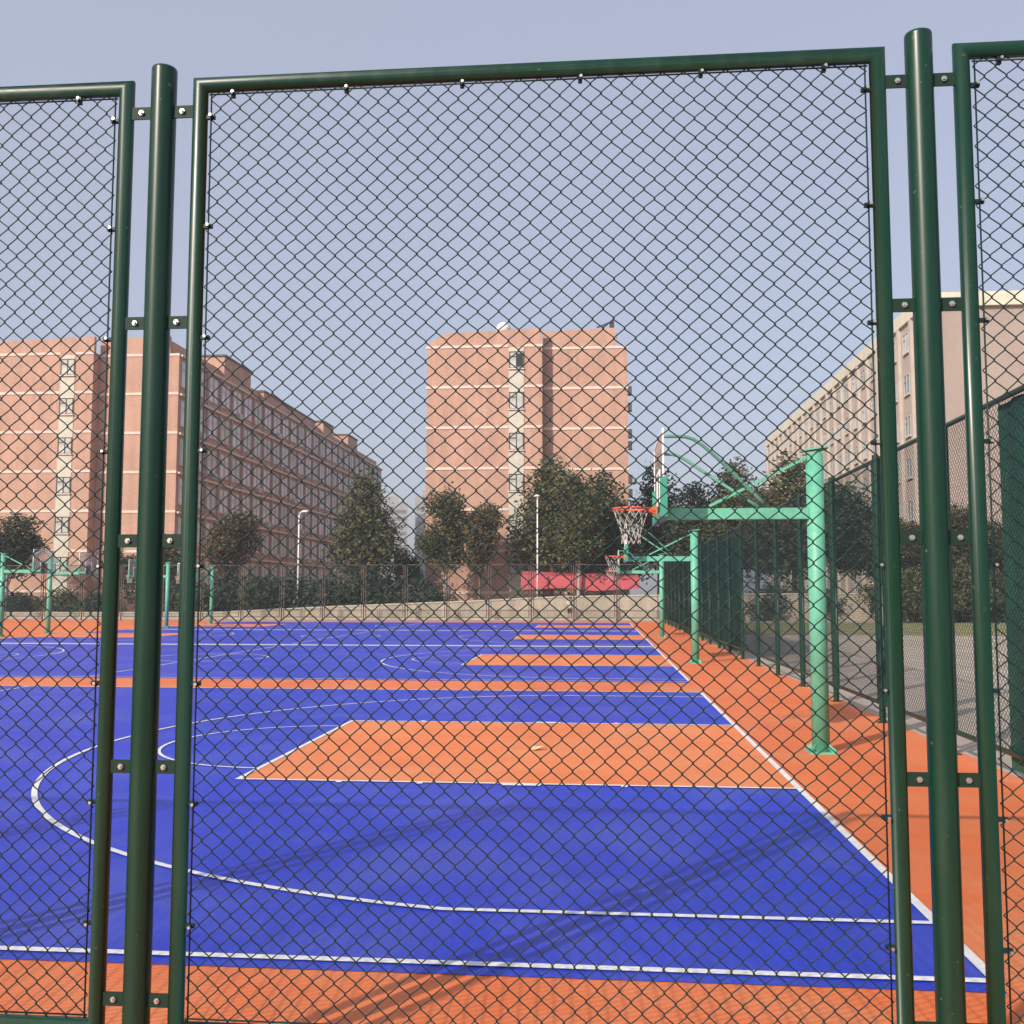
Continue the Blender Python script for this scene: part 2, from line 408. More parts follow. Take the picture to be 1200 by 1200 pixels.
BZ = [.40, 1.28, 2.165, 3.05, 3.935]
def recolor(me, m_):
    c = me.copy(); c.materials.clear(); c.materials.append(m_); return c
M['endfence'] = mat('faded_brown_green_coat', (.070,.055,.042), .55, noise=[(2,.15)])
end_meshes = (recolor(frame_me, M['endfence']), recolor(post_me, M['endfence']))
def fence(name, label, origin, rotz, panels, detail=True, brackets=True, meshes=None, group=None):
    """posts at local x = i*PITCH; panel i between post i and i+1"""
    root = empty(name, origin, rotz, label=label, cat='fence', group=group)
    for i in panels:
        xc = (i+.5)*PITCH
        f = link('panel_frame', meshes[0] if meshes else frame_me, root, (xc, 0, 0))
        link('wire_mesh', mesh_me, root, (xc, 0, 0))
        if detail:
            link('tension_rod', rod_me, f)
            for k in range(9):
                z = 3.91-.4615*k
                if z < ZB+.08: continue
                a = link('wire_clip', clip_me, f, (-xr, 0, z)); link('rivet', clipb_me, a) if False else None
                b_ = link('wire_clip', clip_me, f, (xr, 0, z), math.pi)
                b_.rotation_euler = (0,0,0); b_.scale = (-1,1,1)
                link('rivet', clipb_me, f, (-xr, 0, z)); link('rivet', clipb_me, f, (xr, 0, z))
            for k in range(6):
                c_ = link('wire_clip', clip_me, f, (-1.22+.475*k, 0, zr1)); c_.rotation_euler = (0, math.pi/2, 0)
                d_ = link('rivet', clipb_me, f, (-1.22+.475*k, 0, zr1))
    ps = sorted(set(list(panels) + [i+1 for i in panels]))
    for i in ps:
        link('post', meshes[1] if meshes else post_me, root, (i*PITCH, 0, 0))
        if brackets:
            for z in BZ:
                for s in (-1, 1):
                    if (s < 0 and i-1 not in panels) or (s > 0 and i not in panels): continue
                    bb = link('bracket', bracket_me, root, (i*PITCH + s*.085, 0, z)); bb.scale = (s, 1, 1)
                    link('bolt', bolt_me, bb)
    return root
FY = 3.86; FX0 = 1.245
near = fence('chain_link_fence', 'dark green chain-link fence with round posts standing closest to the camera', (FX0, FY, 0), 0, [-4,-3,-2,-1,0])
side = fence('chain_link_fence', 'green chain-link fence receding along the right side behind the basketball posts', (FX0+PITCH+.02, FY, 0), math.pi/2, list(range(1, 22)), detail=False, brackets=False)
SX = FX0+PITCH+.02
ey = FY+22*PITCH+.9
end = fence('chain_link_fence', 'thin distant chain-link fence crossing behind the far end of the courts', (SX-.1, ey, 0), math.pi, list(range(0, 19)), detail=False, brackets=False, meshes=end_meshes)

def screen(y0, y1, z0, z1):
    m = MB(); n_ = int((y1-y0)/.05); vs = []; fs = []
    for i in range(n_+1):
        t = i/n_; x = y0+(y1-y0)*t-FY
        off = .055+.018*math.sin(x*16+1.5*math.sin(x*3.1))
        for k, (z, o_) in enumerate(((z0,0),(z1,0),(z1,.004),(z0,.004))):
            vs.append((x, -off-o_, z + (.02*math.sin(x*2.07) if k in (1,2) else 0)))
    for i in range(n_):
        for k in range(4):
            l = (k+1) % 4; fs.append((i*4+k, (i+1)*4+k, (i+1)*4+l, i*4+l))
    fs += [(0,1,2,3), (n_*4+3, n_*4+2, n_*4+1, n_*4)]
    m.add(vs, fs, 0, False); return m.build('wind_screen', M['screen'], side)
M['screen'] = mat('dark_green_screen_cloth', (.012,.075,.050), .75, noise=[(2,.2),(60,.2)])
screen(7.0, 11.25, .10, 4.0); screen(31.5, 67, .12, 3.75)
# ------------------------------------------------------------------ basketball hoops
def make_hoop(label, loc, rotz=0):
    root = empty('basketball_hoop', loc, rotz, label=label, cat='basketball hoop', group='green basketball hoops around the courts')
    m = MB(); m.tube([(0,0,.02),(0,0,3.74)], .108, 24); m.build('post', M['hoop'], root)
    m = MB(); m.box(-.17,.17,-.17,.17,0,.02)
    for a in range(4):
        an = a*math.pi/2+math.pi/4
        m.bar((.105*math.cos(an), .105*math.sin(an), .09), (.2*math.cos(an), .2*math.sin(an), .025), .012, .05)
    m.build('base_plate', M['hoop'], root)
    m = MB(); m.box(-1.90,-.095,-.07,.07,2.905,3.045); m.build('arm', M['hoop'], root)
    m = MB(); m.bar((.16,0,3.815),(-1.33,0,3.075), .10, .035); m.bar((.16,0,3.815),(-.16,0,3.77),.22,.02); m.build('tie_rod', M['hoop'], root)
    def brace(pts, r):
        P = []
        for i in range(len(pts)-1):
            a, b = Vector(pts[i]), Vector(pts[i+1])
            for t in ([0,.25,.5,.75]): P.append(a.lerp(b, t))
        P.append(Vector(pts[-1]))
        for _ in range(2): P = [P[0]] + [(P[i-1]+P[i]*2+P[i+1])/4 for i in range(1, len(P)-1)] + [P[-1]]
        m = MB(); m.tube(P, r, 10); m.build('brace', M['brace'], root)
    brace([(-1.93,-.35,3.93),(-1.55,-.33,3.93),(-1.1,-.22,3.53),(-.62,-.06,3.07)], .022)
    brace([(-1.93,.35,3.80),(-1.70,.33,3.80),(-1.30,.24,3.50),(-.70,.06,3.07)], .022)
    bb = MB(); bb.box(-1.966,-1.956,-.863,.863,2.942,3.913); bb = bb.build('backboard', M['acryl'], root)
    m = MB()
    m.box(-1.972,-1.948,-.90,.90,3.915,3.95); m.box(-1.972,-1.948,-.90,-.865,3.36,3.915); m.box(-1.972,-1.948,.865,.90,3.36,3.915)
    m.box(-1.975,-1.950,-.30,-.25,3.10,3.52); m.box(-1.975,-1.950,.25,.30,3.10,3.52); m.box(-1.975,-1.950,-.25,.25,3.47,3.52)
    m.build('board_frame', M['white'], bb)
    m = MB(); m.box(-2.0,-1.915,-.915,.915,2.88,2.94); m.box(-2.0,-1.915,-.915,-.865,2.94,3.355)
    m.box(-2.0,-1.915,.865,.915,2.94,3.355); m.box(-1.94,-1.90,-.25,.25,2.94,3.35); m.build('padding', M['hoopdark'], bb)
    rx = -2.32
    rm_ = MB(); rm_.tube([(rx+.225*math.cos(a), .225*math.sin(a), 3.05) for a in [2*math.pi*i/28 for i in range(28)]], .012, 8, closed=True)
    rm_.box(-2.10,-2.0,-.09,.09,3.02,3.06); rm_.box(-2.012,-2.0,-.09,.09,2.95,3.10)
    rm_.bar((rx+.20,-.1,3.035),(-2.0,-.06,2.97),.015,.015); rm_.bar((rx+.20,.1,3.035),(-2.0,.06,2.97),.015,.015)
    rim = rm_.build('rim', M['rim'], root)
    nt_ = MB(); K = 12; lev = [(.225,3.045),(.20,2.95),(.16,2.85),(.125,2.75),(.115,2.66),(.125,2.60)]
    for k in range(K):
        for s in (0, 1):
            P = []
            for i, (rr, z) in enumerate(lev):
                a = 2*math.pi*(k + (i % 2)*(.5 if s == 0 else -.5))/K
                P.append((rx+rr*math.cos(a), rr*math.sin(a), z))
            nt_.tube(P, .0038, 4, cap=False)
    nt_.build('net', M['net'], root)
    return root
h0 = make_hoop('tallest light green basketball hoop with curved braces, nearest on the right of the court', (2.72, 12.93, 0))
copy_tree(h0, loc=(2.70, 29.2, 0), label='light green basketball hoop, second from the camera along the right side fence')
copy_tree(h0, loc=(2.80, 46.4, 0), label='small distant basketball hoop, third and farthest along the right side fence')
copy_tree(h0, loc=(-27.15, 43.6, 0), rotz=math.pi, label='light green hoop post cut off by the left edge of the picture')
copy_tree(h0, loc=(-27.0, 47.3, 0), rotz=math.pi, label='far hoop on the left reaching right in front of the salmon building')
copy_tree(h0, loc=(-25.3, 57.0, 0), rotz=0, label='far hoop showing between the pipes of the left fence post group')
copy_tree(h0, loc=(-25.4, 64.0, 0), rotz=rad(50), label='far small hoop just right of the left fence post, before dark shrubs')

# ------------------------------------------------------------------ buildings
WINS = {}
def window_mesh(w, h, style):
    key = (w, h, style)
    if key in WINS: return WINS[key]
    if style.startswith('pair'):
        m = MB()
        for c in (-w/4-.06, w/4+.06):
            hw_ = w/4-.04
            m.box(c-hw_, c+hw_, -.02, .03, -h/2, h/2, 1)
            for x0, x1, z0, z1 in ((c-hw_,c-hw_+.05,-h/2,h/2),(c+hw_-.05,c+hw_,-h/2,h/2),(c-hw_+.05,c+hw_-.05,h/2-.05,h/2),(c-hw_+.05,c+hw_-.05,-h/2,-h/2+.05),(c-hw_+.05,c+hw_-.05,h*.16,h*.16+.05)):
                m.box(x0, x1, -.06, -.023, z0, z1, 0)
            m.box(c-hw_-.05, c+hw_+.05, -.13, -.01, -h/2-.09, -h/2-.003, 2)
        me = m.mesh('window', [M['pframe'], {'pair': M['paleglass'], 'pairb': M['curtain']}.get(style), M['band']]); WINS[key] = me; return me
    m = MB(); t = .06
    # faces -y; origin at centre, on the wall plane
    m.box(-w/2, w/2, -.02, .03, -h/2, h/2, 1)
    for x0, x1, z0, z1 in ((-w/2,-w/2+t,-h/2,h/2),(w/2-t,w/2,-h/2,h/2),(-w/2+t,w/2-t,h/2-t,h/2),(-w/2+t,w/2-t,-h/2,-h/2+t),(-t/2,t/2,-h/2+t,h/2-t),(-w/2+t,-t/2,h*.18,h*.18+t)):
        m.box(x0, x1, -.07, -.023, z0, z1, 0)
    m.box(-w/2-.06, w/2+.06, -.14, -.01, -h/2-.10, -h/2-.003, 2)
    fr_, gl, sl = {'dark': (M['wframe'], M['curtain'], M['band']), 'open': (M['wframe'], M['opening_shade'], M['band']),
                   'pale': (M['pframe'], M['glass'], M['band']), 'pale2': (M['pframe'], M['curtain'], M['band'])}[style]
    me = m.mesh('window', [fr_, gl, sl]); WINS[key] = me; return me

def dorm(name, label, xl, xr_, xg0, wx0, wx1, yf, depth, side=None, roofbits=(), side_bays=0, lend=None):
    """end-on tiled dormitory; left wing xl..xg0 projects 1.2 m, right part xg0..xr_"""
    root = empty(name, ((xl+xr_)/2, yf, 0), 0, label=label, cat='building')
    ox = (xl+xr_)/2
    X = lambda x: x-ox
    d = 1.2; top = 24.6
    z0 = 23.2
    m = MB(); m.box(X(xl), X(xg0), -d, depth, 0, z0); m.box(X(xg0)+.002, X(xr_), 0, depth, 0, z0); wall = m.build('wall', M['tile'], root)
    # parapet above the top band: sloped shoulder at the left
    m = MB()
    m.prism([(X(xl)+.15, z0+.004), (X(xg0), z0+.004), (X(xg0), top), (X(xl)+1.6, top-.3), (X(xl)+1.1, top-.6), (X(xl)+.15, z0+.3)][::-1], -d+.05, -d+.45)
    m.prism([(X(xg0)+.003, z0+.004), (X(xr_)-.9, z0+.004), (X(xr_)-1.0, top+.2), (X(xg0)+.003, top)][::-1], .02, .45)
    m.box(X(xr_)-1.25, X(xr_)-.90, .452, depth-.1, z0+.004, top-.2)
    m.build('parapet', M['tile'], root)
    m = MB(); m.box(X(xl)+.2, X(xr_)-1.4, 1.3, depth-.5, z0+.002, z0+.14); m.build('roof', M['roof'], root)
    bands = MB()
    for k in range(7):
        z = z0-.12-3.5*k
        for a, b_ in ((xl-.04, wx0-.02), (wx1+.02, xg0+.04)): bands.box(X(a), X(b_), -d-.06, -d-.003, z-.11, z+.11)
        bands.box(X(xg0)+.045, X(xr_)+.04, -.06, -.003, z-.11, z+.11)
    bands.build('stone_band', M['band'], root)
    st = MB(); st.box(X(wx0), X(wx1), -d-.045, -d-.004, .4, z0-.25); st = st.build('window_strip', M['panel'], root)
    ww = wx1-wx0-.06
    for k in range(7):
        zc = z0-1.35-3.5*k
        link('window', window_mesh(round(ww,2), 1.45, 'open' if k == 0 and name_open[0] else 'dark'), root, (X((wx0+wx1)/2), -d-.05, zc))
    return root, X, z0, top
name_open = [False]
# centre building
cb, X, z0, top = dorm('apartment_building', 'salmon tiled end wall of the tower block straight ahead with one window column', -14.7, 2.44, -4.8, -7.65, -6.35, 85, 60)
m = MB(); m.box(X(-7.0), X(-6.42), -1.28, -1.262, 21.25, 22.4); m.build('painted_open_pane_shade', M['opening_shade'], cb)  # black sheet standing in for the shaded room behind the open pane
for i, z in enumerate((19.4, 18.0, 15.6, 14.6, 11.6, 10.4, 8.0)):
    m = MB(); m.box(X(2.5), X(2.86), 2+.3*(i%2), 2.9+.3*(i%2), z, z+.7, 0); m.bar((X(2.44), 2.2, z-.05), (X(2.9), 2.2, z-.05), .05, .05, 1)
    m.build('cooling_unit', [M['acunit'], M['black']], cb)
tank = MB(); tank.sphere((0,0,.65), .65, 16, 10, sc=(1,1,1)); tank.tube([(0,0,0),(0,0,.2)], .35, 12)
tag(tank.build('water_tank', M['white'], loc=(-8.3, 84.6+1.2, 24.4)), 'round white tank standing on the roof of the tower block straight ahead', 'tank')
m = MB(); m.bar((-.45,0,0),(-.45,0,1.0),.08,.08); m.bar((.45,0,0),(.45,0,1.3),.08,.08); m.bar((-1.0,.0,.75),(.5,0,1.3),.10,.12); m.box(.1,.5,-.03,.03,.15,1.2)
tag(m.build('roof_sign_frame', M['black'], loc=(.85, 86, 24.35)), 'small black metal frame on the right roof corner of the tower block', 'frame')

# left building: end wall and long shaded side
lb, X, z0, top = dorm('apartment_building', 'long salmon tiled block on the left, its windowed side in shade', -58.0, -39.0, -46.7, -49.85, -48.45, 89, 87)
sx = X(-39.0)
sidewin = []; led = MB(); pil = MB()
nb = 26; bw = 87.0/nb
for k in range(7):
    z = z0-.12-3.5*k
    led.box(sx+.045, sx+.30, .1, 87, z-.16, z+.02)
led.build('ledge', M['band'], lb)
for j in range(nb+1):
    y = j*bw
    if 0 < j < nb: pil.box(sx+.003, sx+.22, y-.16, y+.16, 0, z0-.01)
pil.build('pilaster', M['pinkwall'], lb)
cnt = 0; rest = MB()
ww_, wh_ = 2.2, 2.3
wm = {'pale': window_mesh(ww_, wh_, 'pair'), 'pale2': window_mesh(ww_, wh_, 'pairb')}
pos = []
for j in range(nb):
    for k in range(7):
        pos.append((j, k))
for (j, k) in pos:
    zc = z0-1.75-3.5*k
    st = 'pale' if R.random() < .6 else 'pale2'
    if cnt < 84:
        wobj = link('window', wm[st], lb, (sx+.01, (j+.5)*bw, zc), math.pi/2); cnt += 1
    else:
        me = wm[st]
        # far windows merged: same mesh rotated to face +x
        base = len(rest.v)
        rest.v += [(sx+.01-v.co.y, (j+.5)*bw+v.co.x, zc+v.co.z) for v in me.vertices]
        for p in me.polygons:
            rest.f.append(tuple(i+base for i in p.vertices)); rest.m.append(p.material_index+(3 if st == 'pale2' else 0)); rest.sm.append(False)
tag(rest.build('windows', [M['pframe'], M['paleglass'], M['band'], M['pframe'], M['curtain'], M['band']], lb), kind='stuff')
lb.scale = (1, 1, 1.05)
# balcony boxes and air conditioners on the shaded side
for j in range(0, nb, 1):
    for k in range(7):
        if (j*3+k*5) % 4 == 0 and j < 13:
            m = MB(); zc = z0-3.1-3.5*k; y = (j+.5)*bw+.3
            m.box(sx+.03, sx+.42, y-.42, y+.42, zc-.28, zc+.28); m.build('cooling_unit', M['acunit'], lb)
# roof bulkheads on the long roof: (y0,y1,height)
for (ya, yb, hh, dx) in ((12, 20, 2.3, 6), (24.5, 46, 1.1, 4.5), (50, 55, 1.9, 5), (64, 70, 2.2, 5)):
    m = MB(); m.box(sx-.3-dx, sx-.3, ya, yb, z0+.15, z0+.15+hh); m.box(sx-.45-dx, sx-.15, ya-.15, yb+.15, z0+.153+hh, z0+.33+hh, 1)
    m.build('roof_stairhead', [M['tile'], M['roof']], lb)

# right building, sunlit
rb = empty('apartment_building', (25.8, 80, 0), 0, label='long beige block on the right with cream parapet and rows of windows', cat='building')
ZR = 25.6
m = MB(); m.box(0, 22, 0, 75, 0, ZR-1.1); m.build('wall', [M['pinkwall']], rb)
m = MB(); m.box(-.35, 22.3, -.35, 75.3, ZR-1.098, ZR); m.build('parapet', M['cream'], rb)
m = MB(); m.box(-.12, -.003, -.06, 75, 0, ZR-1.102); m.build('side_facing', M['tilepale'], rb)
nb2 = 22; bw2 = 75/nb2
pm_ = MB()
for j in range(nb2+1): pm_.box(-.40, -.124, j*bw2-.22 if j else -.05, j*bw2+.22, 0, ZR-1.105)
pm_.build('pier', M['pierpaint'], rb)
wr_ = {s: window_mesh(1.5, 1.65, s) for s in ('pale', 'pale2')}
rest = MB(); cnt = 0
for j in range(nb2):
    for k in range(6):
        zc = 22.9-3.5*k; st = 'pale' if R.random() < .55 else 'pale2'
        if cnt < 84: link('window', wr_[st], rb, (-.15, (j+.5)*bw2, zc), -math.pi/2); cnt += 1
        else:
            base = len(rest.v)
            rest.v += [(-.15+v.co.y, (j+.5)*bw2-v.co.x, zc+v.co.z) for v in wr_[st].vertices]
            for p in wr_[st].polygons:
                rest.f.append(tuple(i+base for i in p.vertices)); rest.m.append(p.material_index+(3 if st == 'pale2' else 0)); rest.sm.append(False)
tag(rest.build('windows', [M['pframe'], M['glass'], M['band'], M['pframe'], M['curtain'], M['band']], rb), kind='stuff')

# far towers in the gap between the left and centre blocks
for (x, y, w_, h_, lab) in ((-92, 430, 17, 42, 'pale hazy tower in the gap, leftmost of the distant ones'), (-78, 455, 13, 47, 'tall grey hazy tower in the gap beside the tower block'), (-63, 410, 12, 38, 'low grey hazy tower just left of the tower block')):
    t = empty('distant_tower', (x, y, 0), rad(12), label=lab, cat='building', group='distant hazy towers')
    MB().box(-w_/2, w_/2, 0, 16, 0, h_).build('wall', M['far'], t)
    m = MB()
    for k in range(int(h_/3.2)-1):
        m.box(-w_/2+.8, w_/2-.8, -.1, -.01, 2+k*3.2, 3.5+k*3.2)
    m.build('window_row', M['farwin'], t)
    MB().box(-w_/4, w_/4, 4, 11, h_+.01, h_+3).build('roof_stairhead', M['far'], t)

# ------------------------------------------------------------------ far wall, canopy, lamps
root = empty('boundary_wall', (0, 76, 0), 0, label='low beige boundary wall behind the far court fence, rising towards the right', cat='wall')
P = [(-60, .35), (-30, .45), (-20, .95), (-10, 1.35), (-3, 1.7), (6, 1.85), (40, 2.15)]
m = MB(); m.prism([(P[0][0], 0)] + P + [(P[-1][0], 0)], 0, .35); m.build('wall_body', M['stone'], root)
m = MB()
for (a, za), (b_, zb_) in zip(P, P[1:]):
    m.prism([(a, za+.003), (b_, zb_+.003), (b_, zb_+.12), (a, za+.12)], -.05, .40)
m.build('coping', M['coping'], root)
root = empty('shop_canopy', (-1.6, 78.9, 0), 0, label='long red canopy at ground level below the tower block straight ahead', cat='canopy')
m = MB(); 
m.prism([(-4.6,2.3),(-1.2,2.45),(1.2,2.2),(4.6,2.4),(4.6,3.2),(3.4,3.05),(2.2,3.55),(-.2,3.6),(-.9,3.3),(-4.6,3.45)], -.3, .1); m.build('valance', M['red'], root)
m = MB(); m.add([(-4.6,.11,3.45),(4.6,.11,3.2),(4.6,1.6,3.5),(-4.6,1.6,3.8),(-4.6,.11,3.40),(4.6,.11,3.15),(4.6,1.6,3.45),(-4.6,1.6,3.75)],
      [(0,1,2,3),(7,6,5,4),(0,4,5,1),(1,5,6,2),(2,6,7,3),(3,7,4,0)]); m.build('roof_sheet', M['red'], root)
for x in (-4, -1.7, .6, 2.8):
    m = MB(); m.tube([(x,.0,0),(x,.0,2.25)], .05, 8); m.build('leg', M['black'], root)
def px(x, Y): return math.tan(math.atan((x-600)/1178.5)-yaw)*Y      # x of a photo column at distance Y
def lamp(label, x, y, h, dx):
    root = empty('street_lamp', (x, y, 0), 0, label=label, cat='street lamp', group='pale lamp poles beyond the courts')
    m = MB(); m.tube([(0,0,0),(0,0,h*.5),(0,0,h)], .08, 12, r1=.05); m.tube([(0,0,0),(0,0,.4)], .16, 12); m.build('pole', M['white'], root)
    m = MB(); m.tube([(0,0,h-.05),(dx*.25,0,h+.22),(dx*.7,0,h+.3)], .04, 8); m.build('arm', M['white'], root)
    m = MB(); m.sphere((dx*.95,0,h+.28), .2, 12, 6, sc=(1.6,.8,.5)); m.build('lamp_head', M['white'], root)
    return root
lamp('white lamp pole before the shaded side of the long left block', px(349,77.5), 77.5, 8.2, .5)
lamp('white lamp pole before the tower block, beside the dark tree clump', px(630,77.5), 77.5, 9.3, -.1)

# ------------------------------------------------------------------ trees
def crown_mesh(name, clumps, n, leaf, m_, seed):
    r = random.Random(seed); mb = MB(); tot = sum(c[3]**2*c[4] for c in clumps)
    for (cx, cy, cz, rr, rz) in clumps:
        k = int(n*rr*rr*rz/tot)
        for _ in range(k):
            u = Vector((r.gauss(0,1), r.gauss(0,1), r.gauss(0,1))).normalized()
            d = r.random()**.38*(1+.14*r.gauss(0,1))
            p = Vector((cx+u.x*rr*d, cy+u.y*rr*d, cz+u.z*rz*d))
            a = Vector((r.gauss(0,1), r.gauss(0,1), r.gauss(0,.6))).normalized()
            b_ = a.cross(Vector((r.gauss(0,1), r.gauss(0,1), r.gauss(0,1)))).normalized()
            s = leaf*r.uniform(.55,1.35); q_ = s*r.uniform(.45,.8)
            mb.add([p-a*s*.5, p+b_*q_*.5-a*s*.08, p+a*s*.5, p-b_*q_*.5+a*s*.1], [(0,1,2,3)])
    return mb.mesh(name, m_)
def tree_meshes(seed, shape, leafm, bark, n=9000, leaf=.19):
    """unit-ish tree 8 m tall, crown radius about 2.2 m"""
    r = random.Random(seed); cl = []
    if shape == 'round':
        for i in range(15):
            a = r.uniform(0, 2*math.pi); z = r.uniform(3.6, 7.1); k = 1-abs(z-5.2)/3.2
            d = r.uniform(.3,1)*1.65*max(.25,k); s = r.uniform(.65,1.15)
            cl.append((d*math.cos(a), d*math.sin(a), z, s, s*r.uniform(.7,1.1)))
        cl.append((0,0,5.2,1.2,1.5))
    elif shape == 'tall':
        for i in range(17):
            z = 3.0+4.6*(i/16); a = i*2.4; k = 1.45*(1-((z-3.0)/5.2)**1.3)+.12
            s = .45+.55*k; cl.append((k*.7*math.cos(a), k*.7*math.sin(a), z, s*.9, s))
    elif shape == 'shrub':
        for i in range(11):
            a = r.uniform(0,2*math.pi); d = r.uniform(0,1.6); s = r.uniform(.6,1.0)
            cl.append((d*math.cos(a), d*math.sin(a), r.uniform(.5,2.0-.5*d), s, s*.8))
    cm_ = crown_mesh('crown', cl, n, leaf, leafm, seed+1)
    t = MB(); 
    if shape != 'shrub':
        zt_ = 5.6; pts = [(0,0,0),(r.uniform(-.08,.08),0,1.2),(r.uniform(-.15,.15),r.uniform(-.1,.1),2.8),(r.uniform(-.2,.2),r.uniform(-.2,.2),4.3),(0,0,zt_)]
        t.tube(pts, .15, 10, r1=.04)
        for i in range(7):
            c = cl[(i*2) % len(cl)]; zb_ = 2.2+.35*i
            t.tube([(0,0,zb_), (c[0]*.5, c[1]*.5, (zb_+c[2])/2+.15), (c[0]*.95, c[1]*.95, c[2]+.2)], .055, 6, r1=.015)
    else:
        for i in range(6):
            a = i*1.05; t.tube([(0,0,0), (.5*math.cos(a), .5*math.sin(a), .8), (.9*math.cos(a), .9*math.sin(a), 1.4)], .05, 6, r1=.015)
    return cm_, t.mesh('trunk', bark)
TM = {'r1': tree_meshes(11,'round',M['leafA'],M['palebark'],12000), 'r2': tree_meshes(23,'round',M['leafC'],M['bark'],12000), 'r3': tree_meshes(37,'round',M['leafB'],M['palebark'],12000),
      't1': tree_meshes(41,'tall',M['leafB'],M['bark']), 't2': tree_meshes(53,'tall',M['leafA'],M['bark']),
      's1': tree_meshes(61,'shrub',M['leafD'],M['bark'],5500,.16), 's2': tree_meshes(67,'shrub',M['leafA'],M['bark'],5500,.16)}
def tree(key, x, y, h, wsc, label, rot=None, group=None, z=0):
    shrub = key[0] == 's'
    base = 2.6 if shrub else 7.9
    s = h/base
    root = empty('shrub' if shrub else 'tree', (x, y, z), R.uniform(0, 6.28) if rot is None else rot, label=label, cat='shrub' if shrub else 'tree', group=group)
    for me, nm in zip(TM[key], ('crown', 'trunk')):
        o = link(nm, me, root); o.scale = (s*wsc*1.17, s*wsc*1.17, s) if nm == 'crown' else (s*wsc, s*wsc, s)
tree('r3', px(8,81), 81, 8.9, 1.25, 'dark bushy tree at the left edge beside the salmon end wall')
tree('t1', px(190,82), 82, 7.0, 1.3, 'dark tree showing between the pipes of the left fence posts')
tree('r3', px(140,84), 84, 6.3, 1.1, 'low dark tree left of the left fence posts, before the end wall')
tree('r2', px(272,80), 80, 8.8, .95, 'brownish tree at the near corner of the shaded left block')
tree('t2', px(428,80), 80, 11.8, .92, 'tall olive tree with pale trunk before the far end of the shaded block')
tree('r3', px(478,84), 84, 6.0, .9, 'small dark tree left of the tower block, under the distant towers')
tree('r1', px(521,79.5), 79.5, 10.1, .78, 'olive tree before the left corner of the tower block')
tree('r2', px(563,79.5), 79.5, 9.2, .80, 'brownish tree left of the window column of the tower block')
tree('t2', px(645,82.2), 82.2, 13.1, .95, 'tallest pointed dark tree, beside the lamp pole before the tower block')
tree('r1', px(678,78.2), 78.2, 11.3, .80, 'bushy olive tree above the red canopy, right of the pointed tree')
tree('t1', px(706,82), 82, 11.8, 1.0, 'dark tree before the right edge of the tower block')
tree('t1', px(772,96), 96, 14.3, .85, 'dark pointed tree just right of the tower block behind the nearest hoop')
tree('r3', px(826,104), 104, 13.8, .75, 'dark tree behind the arm of the nearest hoop, left one of the pair')
tree('t2', px(862,104), 104, 15.5, .95, 'dark tree behind the arm of the nearest hoop, right one of the pair')
rk = [('r3',815,9.2),('r1',850,9.8),('r2',890,10.2),('t2',932,12.8),('r3',968,10.8),('r1',1003,9.6),('r1',1038,8.2),('r2',1078,7.6),('r2',1118,8.6),('r1',1160,7.6),('r2',1200,8.0)]
rl = ['dark tree behind the farthest part of the side fence, leftmost of that row','dark rounded tree behind the side fence, left of the nearest hoop post by two trees',
 'brownish tree behind the side fence left of the nearest hoop post','tall pointed brown-green tree directly behind the nearest hoop post','dark rounded tree just right of the nearest hoop post',
 'olive tree between the nearest hoop post and the right fence posts','dark tree hidden partly by the left pipe of the right post group','brownish tree behind the middle pipe of the right post group',
 'brown-olive tree showing between the pipes of the right post group','dark tree right of the right post group','dark tree at the right edge of the picture']
for (k_, x, h_), l_ in zip(rk, rl):
    Y = 79+R.uniform(-.8,1.5); tree(k_, px(x, Y), Y, h_, R.uniform(.95,1.15), l_)
# hedge-like shrubs behind the end fence
sl_ = ['shrub at the left edge behind the far fence','shrub below the window column of the left end wall','shrub left of the left fence posts','dark shrub right of the left fence posts',
 'dark shrub at the foot of the brownish corner tree','dark shrub left of the first lamp pole','dark shrub at the foot of the first lamp pole','dark shrub between the first lamp pole and the pale-trunk tree',
 'dark shrub at the foot of the pale-trunk tree','dark shrub right of the pale-trunk tree','dark shrub at the left foot of the tower block']
for i, (x, h_) in enumerate([(20,3.0),(70,2.6),(118,2.8),(205,4.4),(262,4.9),(305,4.7),(345,4.9),(385,4.6),(425,4.7),(462,4.8),(487,4.5)]):
    Y = 80.4+R.uniform(-.5,.6)
    tree('s1' if i != 1 else 's2', px(x, Y), Y, h_, 1.0, sl_[i], group='shrubs behind the far fence')
for i, (x, h_) in enumerate([(850,3.6),(905,3.8),(960,3.4),(1015,3.6)]):
    tree('s1', px(x, 78), 77.6, h_, .95, ['dark shrub behind the wall far along the side fence','dark shrub behind the wall left of the nearest hoop post','dark shrub behind the wall by the nearest hoop post','dark shrub behind the wall before the right post group'][i], group='shrubs behind the far fence')

for i, (x, h_) in enumerate([(1062,4.2),(1122,4.6),(1172,4.0)]):
    tree('s2', px(x, 75), 73.6, h_, .85, ['olive shrub on the lawn between the first two pipes of the right post group','olive shrub on the lawn between the last two pipes of the right post group','olive shrub on the lawn at the right edge of the picture'][i], group='olive shrubs on the lawn')
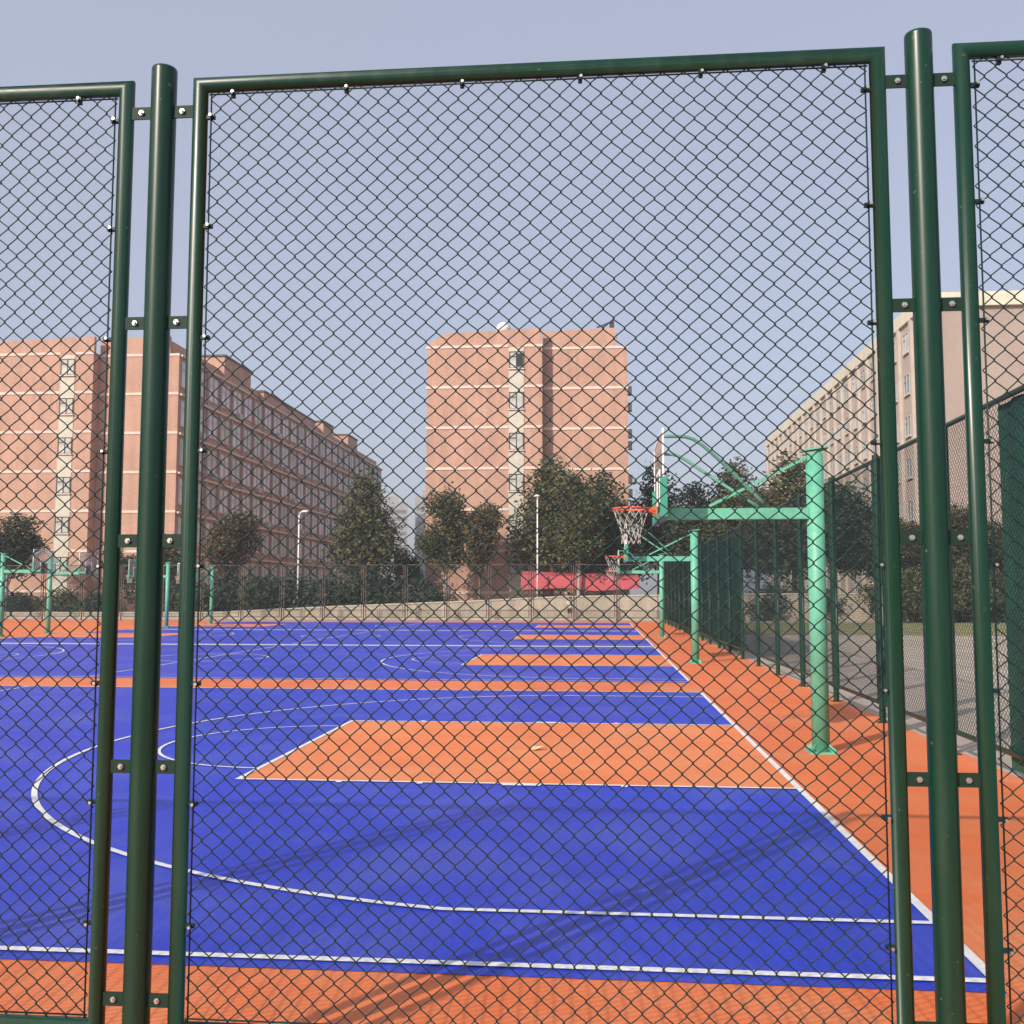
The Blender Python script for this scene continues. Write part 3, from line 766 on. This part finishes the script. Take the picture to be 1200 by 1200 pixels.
# ------------------------------------------------------------------ person
def skin_obj(name, verts, edges, radii, m_, parent, root=0):
    me = bpy.data.meshes.new(name); me.from_pydata(verts, edges, []); me.materials.append(m_)
    o = link(name, me, parent); md = o.modifiers.new('skin', 'SKIN')
    for i, r_ in enumerate(radii):
        sv = me.skin_vertices[0].data[i]; sv.radius = (r_[0], r_[1]) if isinstance(r_, tuple) else (r_, r_)
        sv.use_root = (i == root)
    s_ = o.modifiers.new('sub', 'SUBSURF'); s_.levels = 1; s_.render_levels = 2
    return o
pr_ = empty('person', (px(668,73.6), 73.6, 0), rad(15), label='person in white top and dark shorts standing by the far wall', cat='person')
V_ = [(0,0,.93),(0,0,1.12),(0,-.01,1.32),(0,0,1.44),(0,0,1.50),(0,-.02,1.60),(0,-.01,1.70),
      (.17,0,1.40),(.23,0,1.14),(.25,-.06,.90),(.25,-.08,.80),(-.17,0,1.40),(-.24,.0,1.14),(-.25,-.08,.92),(-.24,-.10,.82),
      (.09,0,.86),(.11,-.02,.48),(.12,.02,.09),(.13,-.12,.04),(-.09,0,.86),(-.10,-.03,.48),(-.13,.03,.09),(-.15,-.11,.04)]
E_ = [(0,1),(1,2),(2,3),(3,4),(4,5),(5,6),(3,7),(7,8),(8,9),(9,10),(3,11),(11,12),(12,13),(13,14),(0,15),(15,16),(16,17),(17,18),(0,19),(19,20),(20,21),(21,22)]
V0 = skin_obj('body', V_, E_, [(.14,.10),(.13,.095),(.15,.10),(.07,.06),.05,(.085,.10),(.07,.085),.055,.042,.032,.035,.055,.042,.032,.035,.08,.058,.042,.035,.08,.058,.042,.035], M['skin'], pr_)
skin_obj('shirt', [(0,0,.90),(0,0,1.12),(0,-.01,1.32),(0,0,1.43),(.17,0,1.40),(.215,0,1.20),(-.17,0,1.40),(-.22,0,1.20)], [(0,1),(1,2),(2,3),(3,4),(4,5),(3,6),(6,7)],
         [(.17,.125),(.155,.115),(.175,.125),(.085,.08),.075,.065,.075,.065], M['shirt'], pr_)
skin_obj('shorts', [(0,0,.92),(.09,0,.84),(.11,-.015,.52),(-.09,0,.84),(-.105,-.02,.52)], [(0,1),(1,2),(0,3),(3,4)], [(.165,.12),.10,.085,.10,.085], M['shorts'], pr_)
m = MB(); m.sphere((0,.012,1.675), .11, 12, 8, sc=(.95,1.0,.95)); m.build('hair', M['hair'], pr_)
